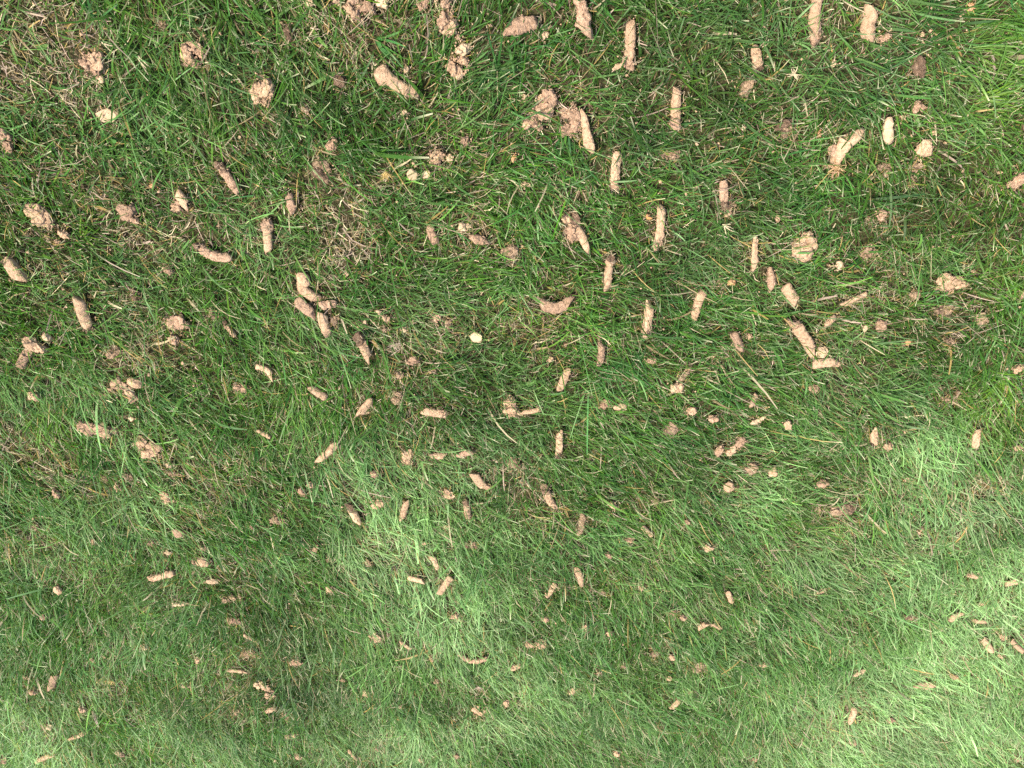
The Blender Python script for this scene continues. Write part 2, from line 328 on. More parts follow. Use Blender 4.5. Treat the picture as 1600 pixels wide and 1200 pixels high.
K(808, 731, 18, 20, 0, 'd'); L(1026, 785, 9, 15, 0, 'd'); C(901, 893, 908, 916, 11, 't', 'small upright crumb low in the centre'); L(1073, 821, 12, 12, 0, 'd')
L(1231, 663, 17, 16, 0, 't', 'rough tan clod at the right below the middle'); C(1366, 672, 1367, 692, 12, 't', 'left one of two tan pellets at the right'); L(1386, 694, 13, 14, 10, 't'); C(1526, 674, 1524, 700, 11, 't', 'upright tan pellet in grass near the right edge')
L(1274, 607, 14, 12, 0, 'p'); L(1480, 623, 15, 11, 0, 'd'); L(1495, 616, 11, 10, 0, 'd'); L(1209, 740, 13, 12, 0, 't'); L(1284, 755, 19, 12, 5, 'p', 'pinkish clod in a dark green hollow at the right')
K(1315, 795, 27, 14, -5, 'd', 'wide strawy crumb patch at the lower right'); L(1281, 796, 10, 16, 0, 'd'); L(1416, 750, 8, 12, 0, 'd'); L(1437, 829, 10, 16, 0, 'p'); L(1590, 697, 13, 9, 0, 't'); L(1521, 898, 16, 10, 0, 't')
# --- fourth row
L(91, 921, 11, 15, 0, 't', 'egg-shaped tan pellet low on the left', smooth=1); L(65, 968, 10, 15, 0, 't'); C(268, 947, 286, 945, 8, 'y'); L(332, 912, 20, 8, -5, 'y'); K(360, 939, 34, 9, -3, 't', 'long thin crumb row in the lower left')
K(366, 975, 17, 15, 0, 'p'); L(222, 1014, 11, 11, 0, 't'); C(86, 1055, 79, 1077, 12, 'p', 'upright oval pellet in the lower left corner', smooth=1); L(51, 1082, 14, 12, 0, 't'); L(75, 1136, 13, 11, 0, 'y')
C(130, 1146, 108, 1156, 8, 't', 'upper one of two stick-like cores in the lower left corner', smooth=1); C(82, 1181, 53, 1194, 9, 't', 'lower stick-like core in the lower left corner', smooth=1)
L(187, 1180, 14, 18, 0, 'p'); L(143, 1036, 10, 10, 0, 'd'); L(289, 1078, 17, 7, 0, 'y'); L(128, 1110, 10, 10, 0, 't'); C(356, 1052, 383, 1053, 9, 't'); K(383, 1028, 34, 12, 15, 'd', 'dull crescent of crumbs in the lower left')
C(379, 996, 398, 1005, 8, 't'); L(368, 1114, 11, 11, 0, 'p'); L(309, 1034, 10, 12, 0, 't'); L(4, 1184, 14, 13, 0, 't'); L(39, 1060, 12, 11, 0, 'd')
C(638, 905, 662, 910, 10, 't', 'flat crosswise core in the lower middle', smooth=1); C(705, 903, 686, 930, 10, 't', 'tan core leaning right in pale grass, lower middle'); L(514, 925, 9, 15, 0, 't')
K(589, 998, 20, 13, 0, 't'); C(628, 1005, 643, 1016, 6, 't'); C(719, 1024, 763, 1028, 11, 'p', 'arched crumbly core in the lower middle', bend=-.3, rough=1); K(710, 964, 16, 13, 0, 't')
L(675, 1031, 12, 10, 0, 'd'); K(460, 1037, 14, 14, 0, 'p'); L(572, 1085, 10, 15, 0, 'p'); L(535, 1062, 9, 9, 0, 'p'); K(411, 1075, 18, 16, -30, 't', 'first of a string of crumbs in the lower left'); K(420, 1091, 18, 12, 0, 'p')
C(413, 1114, 432, 1110, 9, 't'); K(445, 1123, 16, 13, 0, 'd'); L(449, 1153, 10, 10, 0, 't'); L(461, 1151, 10, 8, 0, 't'); K(749, 1116, 14, 34, 20, 't', 'upright crumbly row near the bottom centre'); L(790, 1099, 8, 13, 0, 't')
L(627, 1107, 7, 7, 0, 'p'); C(545, 1176, 557, 1188, 8, 't'); L(467, 1184, 12, 11, 0, 'p'); L(681, 1064, 10, 9, 0, 'p'); L(714, 1180, 10, 10, 0, 'd'); L(658, 1188, 9, 10, 0, 't'); L(590, 1172, 9, 9, 0, 'd')
C(868, 914, 855, 933, 9, 't', 'ragged leaning crumb row low in the centre'); L(852, 968, 12, 12, 0, 'p'); K(837, 1010, 28, 13, -5, 't', 'ragged crosswise clod at the bottom centre'); L(914, 979, 10, 11, 0, 't'); L(951, 989, 11, 12, 0, 't')
L(1004, 921, 9, 13, 0, 't'); C(1138, 928, 1144, 944, 8, 't'); C(800, 1047, 813, 1041, 9, 't'); L(1069, 965, 11, 10, 0, 't'); L(1053, 961, 9, 9, 0, 'd'); C(1091, 983, 1106, 974, 9, 't', 'left one of a crumb pair, lower right of centre'); C(1114, 978, 1127, 986, 7, 't')
K(896, 1079, 12, 18, -20, 't', 'small upright crumb with a dark pit, bottom centre'); L(1022, 1024, 12, 8, 0, 'd'); L(1051, 1029, 10, 9, 0, 't'); L(1046, 1060, 9, 9, 0, 't'); K(1094, 1047, 15, 24, 10, 'd', 'dull crumb heap at the bottom right of centre'); C(1061, 1094, 1049, 1106, 8, 't')
L(1078, 1082, 10, 9, 0, 'd'); L(965, 1177, 10, 17, -10, 't'); L(975, 1040, 12, 9, 20, 'd'); L(933, 1050, 9, 13, 0, 'd'); L(1193, 1041, 14, 10, 0, 't'); L(942, 929, 10, 10, 0, 'd'); L(920, 1079, 7, 6, 0, 'p')
C(1276, 928, 1294, 924, 9, 't'); C(1572, 914, 1592, 907, 12, 't', 'rounded core near the lower right edge'); C(1523, 973, 1541, 974, 8, 't', 'small crosswise pellet near the right edge', smooth=1); C(1538, 1003, 1552, 1022, 10, 't', 'left one of two tan cores by the lower right edge', smooth=1)
C(1582, 1003, 1600, 1019, 10, 't'); C(1484, 969, 1502, 958, 9, 't'); K(1425, 964, 14, 18, -30, 'd'); C(1434, 1072, 1460, 1070, 12, 't', 'humped tan core in the lower right', bend=-.2); L(1448, 1057, 11, 8, 0, 'd')
C(1350, 1052, 1334, 1061, 7, 'y'); L(1494, 1057, 13, 13, -35, 't'); C(1336, 1110, 1329, 1130, 10, 't', 'tan pellet in pale grass near the bottom right'); L(1393, 1128, 12, 11, 0, 'p'); L(1335, 1166, 12, 10, 0, 'd')
L(1592, 1186, 12, 12, 0, 'd'); L(1535, 943, 10, 9, 0, 't'); L(1570, 1000, 9, 8, 0, 't'); L(1565, 1028, 10, 9, 0, 't'); L(1180, 1190, 9, 9, 0, 'p')

# ------------------------------------------------------------------ lawn maps (measured on the lawn from where patches lie)
def blob(rows):
    out = []
    for (x, y, r, s) in rows:
        p = ground_pt(x, y); out.append((p[0], p[1], r * m_per_px(y), s))
    return out
DRY = blob([(90, 45, 60, .9), (150, 65, 45, .8), (20, 110, 45, .8), (100, 240, 55, .5), (520, 50, 38, .7), (575, 45, 40, .5), (402, 165, 28, .6), (505, 275, 30, .7),
 (605, 275, 32, .9), (545, 365, 42, .9), (520, 410, 45, .7), (205, 360, 40, .6), (300, 355, 38, .6), (65, 370, 50, .6), (190, 560, 42, .6), (110, 150, 45, .5), (185, 500, 45, .5),
 (255, 520, 40, .5), (800, 490, 45, .6), (840, 510, 40, .5), (730, 350, 55, .6), (880, 115, 40, .5), (1030, 105, 34, .6), (960, 520, 30, .6), (615, 540, 28, .9), (700, 505, 40, .6),
 (30, 680, 42, .9), (100, 735, 40, .9), (275, 735, 55, .5), (350, 715, 45, .6), (805, 735, 32, .8), (820, 785, 40, .6), (610, 860, 50, .6), (345, 1065, 36, .7), (172, 1065, 28, 1.),
 (385, 1010, 34, .6), (1300, 650, 40, .5), (1380, 440, 36, .8), (1320, 455, 34, .5), (1310, 800, 50, .7), (1330, 1110, 60, .5), (1470, 615, 34, .6), (1485, 485, 40, .8),
 (1555, 745, 40, .6), (100, 880, 30, .5), (40, 850, 40, .6), (355, 1115, 40, .6), (1330, 260, 34, .4), (1215, 200, 26, .8), (145, 990, 30, .5), (150, 320, 34, .4), (740, 270, 50, .5),
 (690, 190, 34, .5), (540, 300, 36, .4), (460, 330, 24, .7), (750, 1075, 26, .7), (1220, 360, 40, .3), (1390, 330, 28, .5), (1550, 640, 36, .4), (1540, 270, 30, .3), (900, 300, 40, .4),
 (560, 640, 24, .5), (1000, 780, 30, .3), (480, 690, 24, .5), (250, 1100, 28, .4), (1260, 960, 26, .4), (1580, 930, 40, .5), (1480, 1010, 26, .5), (30, 1120, 30, .4)])
LUSH = blob([(450, 130, 70, .9), (560, 200, 60, .7), (330, 130, 50, .7), (1000, 25, 70, .7), (1150, 60, 80, .7), (1100, 230, 80, .6), (1450, 280, 90, .9), (1550, 350, 60, .7), (1380, 310, 50, .8),
 (740, 600, 60, .7), (1000, 450, 80, .6), (1180, 620, 60, .6), (1292, 735, 36, 1.4), (900, 890, 60, .7), (170, 920, 50, .5), (1450, 530, 60, .6), (360, 240, 60, .7), (660, 420, 60, .4),
 (760, 90, 50, .9), (1250, 500, 60, .5), (1150, 330, 70, .6), (1320, 110, 80, .5), (880, 1050, 40, .4), (560, 480, 50, .5), (230, 200, 60, .5), (110, 610, 50, .4), (1150, 140, 60, .6),
 (250, 1100, 60, .5), (920, 1120, 80, .7), (960, 1000, 60, .5), (420, 950, 90, .7), (480, 1060, 70, .7), (1100, 900, 60, .5), (1160, 1000, 50, .4), (60, 900, 60, .4), (1060, 420, 60, .5), (1000, 150, 80, .6), (640, 150, 60, .6), (1500, 480, 60, .4), (1250, 930, 40, .5), (470, 1080, 40, .4)])
PALE_SHEEN = blob([(60, 420, 40, .5), (220, 770, 60, .7), (640, 850, 80, .6), (700, 950, 95, .75), (560, 860, 60, .5), (430, 860, 40, .4), (850, 1060, 60, .7), (760, 1120, 50, .6), (1440, 1090, 110, 1.2), (1340, 1170, 100, 1.2),  # pale grass patches, with sheen and glare painted into the blade colour
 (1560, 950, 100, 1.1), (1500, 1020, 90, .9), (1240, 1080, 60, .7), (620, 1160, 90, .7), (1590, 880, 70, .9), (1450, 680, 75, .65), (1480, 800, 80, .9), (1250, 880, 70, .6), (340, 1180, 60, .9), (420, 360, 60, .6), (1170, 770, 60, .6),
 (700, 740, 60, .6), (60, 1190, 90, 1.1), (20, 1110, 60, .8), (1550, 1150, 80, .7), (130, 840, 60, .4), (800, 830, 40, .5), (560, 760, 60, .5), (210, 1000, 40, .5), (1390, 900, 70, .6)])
YEL = blob([(1530, 90, 70, .8), (1540, 430, 50, .6), (170, 925, 45, .9), (80, 665, 45, .8), (360, 430, 40, .6), (1030, 830, 50, .4), (1560, 620, 60, .8), (20, 140, 50, .5), (430, 620, 60, .4), (1560, 200, 60, .5), (1230, 830, 60, .5), (1000, 900, 60, .4), (560, 1000, 60, .4), (300, 560, 50, .5), (100, 1100, 50, .4), (960, 1060, 60, .4)])
def field(B, x, y):
    r = np.zeros_like(x)
    for bx, by, br, s in B:
        d2 = ((x - bx) ** 2 + (y - by) ** 2) / (br * br)
        r += s * np.exp(-d2 * .9)
    return r
FLOW = [(40, 200, .9, .35, .5), (300, 100, .5, -.5, .3), (440, 130, -.35, -1, .9), (620, 130, .5, .9, .7), (470, 240, .2, -1, .5), (200, 330, .7, .3, .3), (360, 440, .45, -1, .9), (60, 420, .9, .5, .5),
 (250, 520, .9, -.3, .4), (430, 330, .9, -.25, .7), (80, 660, -.2, -1, .9), (110, 740, 1, -.45, .9), (220, 800, .8, -.8, .8), (520, 780, .55, -1, .8), (430, 640, -.3, -1, .5), (700, 940, .25, -1, .9),
 (640, 740, .3, -1, .6), (1050, 740, .9, -.6, .8), (1240, 710, 1, -.1, .8), (1450, 660, .5, -1, .8), (1230, 860, .8, -.6, .7), (1450, 830, .7, -.8, .6), (1550, 90, .9, .35, .8), (1450, 280, -.6, -.9, .5),
 (1100, 100, .5, .8, .4), (900, 400, .3, -1, .3), (760, 480, 1, .35, .6), (1130, 480, 1, -.35, .5), (1430, 1110, .8, -.7, .7), (1250, 1100, .2, -1, .6), (900, 1150, .6, -1, .6), (300, 1180, .1, -1, .7),
 (600, 1120, -.2, -1, .7), (150, 1080, .4, -1, .5), (1560, 600, -.2, -1, .8), (700, 560, .9, .2, .3), (1350, 560, .9, .3, .4), (180, 930, -.35, -1, .8), (850, 950, .3, -1, .5), (1100, 950, .6, -.9, .6), (1560, 1150, .7, -.9, .6)]
FLOWG = [(*ground_pt(x, y)[:2], a / math.hypot(a, b), b / math.hypot(a, b), c) for x, y, a, b, c in FLOW]
def flow(x, y):
    vx = np.zeros_like(x); vy = np.zeros_like(x); w = np.full_like(x, .02)
    for fx, fy, a, b, c in FLOWG:
        r = .13 + .05 * abs(fy)
        k = np.exp(-((x - fx) ** 2 + (y - fy) ** 2) / (r * r))
        vx += k * a * c; vy += k * b * c; w += k
    an = n2(x, y, 3.2, 41) * 3.4 + n2(x, y, 9, 43) * 1.6          # swirls between the combed patches
    vx = vx / w + .28 * np.cos(an); vy = vy / w + .28 * np.sin(an)
    return vx, vy

# ------------------------------------------------------------------ blades
def lerp(a, b, t): return a + (b - a) * t
def build_blades(x, y, az, lean, bend, curl, Ln, W, tw, z0, croot, ctip, segs, tipw=.45):
    n = len(x); P = np.empty((n, segs + 1, 3)); S = np.empty((n, segs + 1, 3))
    pos = np.stack([x, y, z0], 1); P[:, 0] = pos
    for k in range(segs + 1):
        t = k / segs; th = lean + bend * t; a = az + curl * t
        dx = np.sin(th) * np.cos(a); dy = np.sin(th) * np.sin(a); dz = np.cos(th)
        D = np.stack([dx, dy, dz], 1)
        s0 = np.stack([-np.sin(a), np.cos(a), np.zeros(n)], 1); up = np.cross(D, s0)
        ph = tw * (0.6 + .8 * t)
        S[:, k] = s0 * np.cos(ph)[:, None] + up * np.sin(ph)[:, None]
        if k:
            pos = pos + (D + Dp) * (.5 * Ln / segs)[:, None]
            pos[:, 2] = np.maximum(pos[:, 2], z0 + .002)
            P[:, k] = pos
        Dp = D
    prof = np.interp(np.linspace(0, 1, segs + 1), [0, .35, .75, 1], [.75, 1, .8, tipw])
    hw = (W[:, None] * prof[None] * .5)[:, :, None]
    V = np.stack([P - S * hw, P + S * hw], 2).reshape(n, (segs + 1) * 2, 3)
    tt = np.linspace(0, 1, segs + 1)
    ct = croot[:, None, :] * (1 - tt)[None, :, None] ** 1.8 + ctip[:, None, :] * (1 - (1 - tt) ** 1.8)[None, :, None]
    Cc = np.repeat(ct, 2, axis=1)
    base = np.arange(segs) * 2
    q = np.stack([base, base + 1, base + 3, base + 2], 1)
    return P, V, Cc, q
def emit(name, V, Cc, q, mat, label, parent=None):
    n, nv, _ = V.shape
    faces = (q[None] + (np.arange(n) * nv)[:, None, None]).reshape(-1, 4)
    o = mesh_obj(name, V.reshape(-1, 3), faces, mat, parent, col=Cc.reshape(-1, 3))
    if label: o['kind'] = 'stuff'; o['label'] = label
    return o

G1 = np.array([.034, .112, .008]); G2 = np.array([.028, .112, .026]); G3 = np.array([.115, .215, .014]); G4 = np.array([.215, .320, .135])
ST1 = np.array([.44, .35, .21]); ST2 = np.array([.26, .185, .095]); ST3 = np.array([.13, .08, .045]); ST4 = np.array([.40, .27, .09]); ST5 = np.array([.36, .26, .19])

# footprints of everything lying on the lawn, so the grass there is pressed down
FOOT = []
Z_TOP = .022
for r in T:
    if r['t'] == 'C':
        x1, y1, x2, y2 = r['p']; a = ground_pt(x1, y1, Z_TOP); b = ground_pt(x2, y2, Z_TOP); rad = r['w'] * .5 * m_per_px((y1 + y2) / 2)
    else:
        a_ = math.radians(r['tilt']); x, y = r['p']; w, h = r['w'], r['h']
        if w >= h: l = (w - h) / 2; dx, dy = math.cos(a_) * l, -math.sin(a_) * l; rad = h * .5
        else: l = (h - w) / 2; dx, dy = -math.sin(a_) * l, -math.cos(a_) * l; rad = w * .5
        a = ground_pt(x - dx, y - dy, Z_TOP); b = ground_pt(x + dx, y + dy, Z_TOP); rad *= m_per_px(y)
    r['a'], r['b'], r['rad'] = a, b, rad
    FOOT.append((a, b, rad))

def seg_dist(x, y, a, b):
    d = b[:2] - a[:2]; L2 = max(1e-9, float(d @ d))
    t = np.clip(((x - a[0]) * d[0] + (y - a[1]) * d[1]) / L2, 0, 1)
    return np.hypot(x - a[0] - t * d[0], y - a[1] - t * d[1])

def clear_mask(P, keep_over):
    """False for blades that grow under, or arch far over, a core"""
    n, k, _ = P.shape
    ok = np.ones(n, bool)
    u = RNG.random(n)
    order = np.argsort(P[:, 0, 1]); ys = P[order, 0, 1]
    for a, b, rad in FOOT:
        lo = min(a[1], b[1]) - .09; hi = max(a[1], b[1]) + .09
        i0, i1 = np.searchsorted(ys, [lo, hi]); ids = order[i0:i1]
        xm = P[ids, 0, 0]; sel = (xm > min(a[0], b[0]) - .09) & (xm < max(a[0], b[0]) + .09); ids = ids[sel]
        if len(ids) == 0: continue
        dist = seg_dist(P[ids, :, 0], P[ids, :, 1] - .004, a, b)
        root = dist[:, 0] < rad * .65
        near = np.min(dist, axis=1)
        over = near < rad * .7
        edge = near < rad * 1.25
        kill = root | (over & (u[ids] > keep_over)) | (edge & (u[ids] > .9))
        ok[ids[kill]] = False
    return ok

def sample_positions(dens_near, dens_far, side, seed):
    rg = np.random.default_rng(seed)
    x0, x1, y0, y1 = -2.0, 2.0, -3.0, 1.0
    n = int((x1 - x0) * (y1 - y0) * dens_near)
    x = rg.uniform(x0, x1, n); y = rg.uniform(y0, y1, n)
    px, py = to_px(x, y)
    inside = (px > -110) & (px < 1710) & (py > -130) & (py < 1270)
    d_ = np.where(inside, np.interp(-y, [.2, 1., 2.6], [dens_near, lerp(dens_near, dens_far, .55), dens_far]), side)
    k = rg.random(n) < d_ / dens_near
    return x[k], y[k], rg

def grass_layer(dn, df, side, seed, long=False, tile=None):
    if tile: rg = np.random.default_rng(seed); n = tile; x = rg.uniform(-.5, .5, n); y = rg.uniform(-.5, .5, n)
    else: x, y, rg = sample_positions(dn, df, side, seed)
    n = len(x)
    # gather the blades into little tillers
    cell = .012
    jx = _hash(np.floor(x / cell).astype(np.int64), np.floor(y / cell).astype(np.int64), np.zeros(n, np.int64), 5)
    jy = _hash(np.floor(x / cell).astype(np.int64), np.floor(y / cell).astype(np.int64), np.ones(n, np.int64), 9)
    cx = (np.floor(x / cell) + jx) * cell; cy = (np.floor(y / cell) + jy) * cell
    pull = rg.uniform(.2, .85, n); x2 = lerp(x, cx, pull); y2 = lerp(y, cy, pull)
    if tile: dry = lush = pale = yel = np.zeros(n); vx, vy = .4 * np.cos(n2(x, y, 3, 8) * 3), .4 * np.sin(n2(x, y, 3, 8) * 3)
    else:
        dry = .0 + 1.05 * field(DRY, x, y) + .45 * n2(x, y, 11, 21) + .35 * n2(x, y, 28, 22)
        lush = field(LUSH, x, y) + .3 * n2(x, y, 7, 24); pale = field(PALE_SHEEN, x, y) + .3 * n2(x, y, 6, 25) + .3 * n2(x, y, 15, 27) + .13 * np.clip(-y - .7, 0, 2); yel = .1 + field(YEL, x, y) + .55 * n2(x, y, 9, 26)  # pale rises with distance: glare on the far lawn put into blade colour
        vx, vy = flow(x, y)
    dry = np.clip(dry, 0, 1.2)
    keep = rg.random(n) > np.clip(dry - .12, 0, 1) * .55
    coh = np.hypot(vx, vy)
    az = np.arctan2(vy, vx) + rg.normal(0, 1, n) * np.clip(1.35 - 1.1 * coh, .28, 1.35)
    outward = np.arctan2(y - cy, x - cx); use = rg.random(n) < .22; az = np.where(use, outward, az)
    tf = n2(x, y, 21, 71); az = az + 1.1 * tf + .5 * n2(x, y, 47, 72)
    far = np.clip(-y / 2.4, 0, 1.2) if not tile else .3
    ln = rg.lognormal(math.log(.052 if long else .033), .30, n) * (1 + .30 * np.clip(coh, 0, 1) + .22 * np.clip(lush, 0, 1) - .3 * np.clip(dry, 0, 1)) * (1 + (.45 if long else .15) * far) * (1 + .28 * n2(x, y, 6.5, 61) + .15 * n2(x, y, 17, 62))
    ln = np.clip(ln, .010, .12)
    lean = np.radians(rg.uniform(18, 62, n)) + (.45 if long else .15) * np.clip(coh, 0, 1); bend = np.radians(rg.normal(26 if long else 34, 18, n))
    curl = rg.normal(0, .35, n); tw = rg.normal(0, .75, n)
    W = rg.lognormal(math.log(.00165 if long else .00155), .34, n) * (1 + .12 * np.clip(-y, 0, 3) / 1.5)
    coarse = rg.random(n) < (.015 if long else .05); W = np.where(coarse, W * 2.0, W); ln = np.where(coarse, ln * 1.2, ln)
    # colour: each blade has its own, plus painted sheen where pale
    r = rg.random(n)[:, None]
    tip = G1 * (1 - r) + G2 * r
    yl = np.clip(.12 + .55 * yel + .3 * (rg.random(n) < .25) + .25 * dry, 0, .9)[:, None]; tip = lerp(tip, G3, yl * rg.random(n)[:, None] ** .5)
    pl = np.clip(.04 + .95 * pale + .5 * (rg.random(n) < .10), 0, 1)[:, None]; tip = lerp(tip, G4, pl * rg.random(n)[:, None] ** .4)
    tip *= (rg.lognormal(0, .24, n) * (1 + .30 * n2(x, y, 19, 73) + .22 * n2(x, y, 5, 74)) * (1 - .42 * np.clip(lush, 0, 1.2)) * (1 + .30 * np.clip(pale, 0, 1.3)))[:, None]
    dead = rg.random(n) < np.clip(.05 + .45 * dry, 0, .6) * (.45 if long else 1)
    stc = np.stack([ST1, ST2, ST4, ST5, ST1 * .75])[rg.integers(0, 5, n)] * rg.uniform(.6, 1.15, n)[:, None]
    tip = np.where(dead[:, None], stc, tip)
    root = lerp(tip, np.array([.13, .13, .045]), rg.uniform(.1, .5, n)[:, None])
    z0 = zg(x, y) if not tile else np.zeros(n)
    segs = 4 if long else 3
    P, V, Cc, q = build_blades(x2, y2, az, lean, bend, curl, ln, W, tw, z0, root, tip, segs)
    # mown tips bleached to straw
    bl = rg.random(n) < .26
    Cc[bl, -2:] = np.array([.46, .42, .26]) * rg.uniform(.7, 1.2, bl.sum())[:, None, None]
    if not tile: keep &= clear_mask(P, .32)
    return V[keep], Cc[keep], q

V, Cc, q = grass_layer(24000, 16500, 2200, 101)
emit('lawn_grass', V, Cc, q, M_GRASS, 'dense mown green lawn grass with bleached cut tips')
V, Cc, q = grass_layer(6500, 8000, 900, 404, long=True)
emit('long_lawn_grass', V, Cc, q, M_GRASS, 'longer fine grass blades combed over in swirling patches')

# dry thatch lying between the blades
def thatch_layer(dn, df, side, seed, tile=None):
    if tile: rg = np.random.default_rng(seed); x = rg.uniform(-.5, .5, tile); y = rg.uniform(-.5, .5, tile); dry = np.full(tile, .2)
    else: x, y, rg = sample_positions(dn, df, side, seed); dry = np.clip(field(DRY, x, y) + .4 * n2(x, y, 11, 21) + .3 * n2(x, y, 28, 22), 0, 1.2)
    n = len(x); lush = np.zeros(n) if tile else np.clip(field(LUSH, x, y) + .3 * n2(x, y, 7, 24), 0, 1); keep = rg.random(n) < (.38 + .75 * dry) * (1 - .45 * lush)
    x, y, dry = x[keep], y[keep], dry[keep]; n = len(x)
    az = rg.uniform(0, 2 * math.pi, n)
    lean = np.radians(rg.normal(80, 10, n)); bend = np.radians(rg.normal(6, 22, n)); curl = rg.normal(0, .8, n)
    ln = np.clip(rg.lognormal(math.log(.021), .45, n), .006, .06); W = rg.lognormal(math.log(.0010), .35, n)
    c = np.stack([ST1, ST2, ST3, ST2 * .8, ST5, ST4 * .8, ST3])[np.where(rg.random(n) < dry * .6, rg.choice([0, 4, 0, 1], n), rg.integers(0, 7, n))] * rg.lognormal(0, .25, n)[:, None]
    z0 = (zg(x, y) if not tile else 0) + rg.uniform(.001, .010, n) + .012 * np.clip(dry, 0, 1) * rg.random(n)
    P, V, Cc, q = build_blades(x, y, az, lean, bend, curl, ln, W, rg.normal(0, .9, n), z0, c * .85, c, 2, .5)
    if not tile: kp = clear_mask(P, .10); V = V[kp]; Cc = Cc[kp]
    return V, Cc, q
V, Cc, q = thatch_layer(20500, 11500, 600, 202)
emit('dry_thatch', V, Cc, q, M_STRAW, 'straw coloured dead grass and brown thatch lying between the green blades')

rg = np.random.default_rng(555); fx, fy, fz = [], [], []
for r_, (a, b, rad) in zip(T, FOOT):
    ex = 1.6 if r_['tone'] in 'dn' or r_['t'] == 'K' else 1.
    k = int((16 + 1500 * (rad * 2 + np.hypot(*(b - a)[:2]))) * ex)
    t = rg.random(k); an = rg.uniform(0, 2 * math.pi, k); rr = rad * rg.uniform(.75, 2.1, k)
    fx.append(a[0] + (b[0] - a[0]) * t + np.cos(an) * rr); fy.append(a[1] + (b[1] - a[1]) * t + np.sin(an) * rr); fz.append(rg.uniform(.004, .019 if ex > 1 else .014, k))
fx, fy, fz = np.concatenate(fx), np.concatenate(fy), np.concatenate(fz); n = len(fx)
c = np.stack([ST1, ST2, ST5, ST4 * .8, ST3, G1, G3 * .8])[rg.integers(0, 7, n)] * rg.lognormal(0, .25, n)[:, None]
P, V, Cc, q = build_blades(fx, fy, rg.uniform(0, 2 * math.pi, n), np.radians(rg.normal(70, 16, n)), np.radians(rg.normal(6, 22, n)), rg.normal(0, .8, n),
                           np.clip(rg.lognormal(math.log(.013), .45, n), .004, .04), rg.lognormal(math.log(.00085), .35, n), rg.normal(0, .9, n), zg(fx, fy) + fz, c * .85, c, 2, .5)
emit('straw_litter', V, Cc, q, M_STRAW, 'broken straw and blades lying against the soil pieces')

# the lawn goes on outside the frame: one patch repeated by geometry nodes
V, Cc, q = grass_layer(0, 0, 0, 303, tile=9000)
V[:, :, 0] += 2.5; V[:, :, 1] += -.5
patch = emit('lawn_grass', V, Cc, q, M_GRASS, 'lawn grass beyond the left and right of the picture')
pts = [(i - 2.0 - .5 - 2.5 + 0.0, j - 3.5 + .5 + 0.0, 0) for i in range(-2, 8) for j in range(-3, 7)]
pts = [(cx_ - 2.5, cy_ + .5, 0) for cx_ in np.arange(-5.5, 6, 1) for cy_ in np.arange(-6.5, 4, 1)
       if not (-2 < cx_ < 2 and -3 < cy_ < 1) and not (cx_ == 2.5 and cy_ == -.5)]
me = bpy.data.meshes.new('outer_lawn'); me.from_pydata(pts, [], []); me.update()
outer = bpy.data.objects.new('outer_lawn', me); COL.objects.link(outer)
outer['kind'] = 'stuff'; outer['label'] = 'the rest of the mown lawn around the part in the picture'
ng = bpy.data.node_groups.new('repeat_patch', 'GeometryNodeTree')
ng.interface.new_socket('Geometry', in_out='INPUT', socket_type='NodeSocketGeometry'); ng.interface.new_socket('Geometry', in_out='OUTPUT', socket_type='NodeSocketGeometry')
gi = ng.nodes.new('NodeGroupInput'); go = ng.nodes.new('NodeGroupOutput'); ip = ng.nodes.new('GeometryNodeInstanceOnPoints'); oi = ng.nodes.new('GeometryNodeObjectInfo')
oi.inputs['Object'].default_value = patch; oi.transform_space = 'ORIGINAL'
ng.links.new(gi.outputs[0], ip.inputs['Points']); ng.links.new(oi.outputs['Geometry'], ip.inputs['Instance']); ng.links.new(ip.outputs[0], go.inputs[0])
md = outer.modifiers.new('repeat', 'NODES'); md.node_group = ng

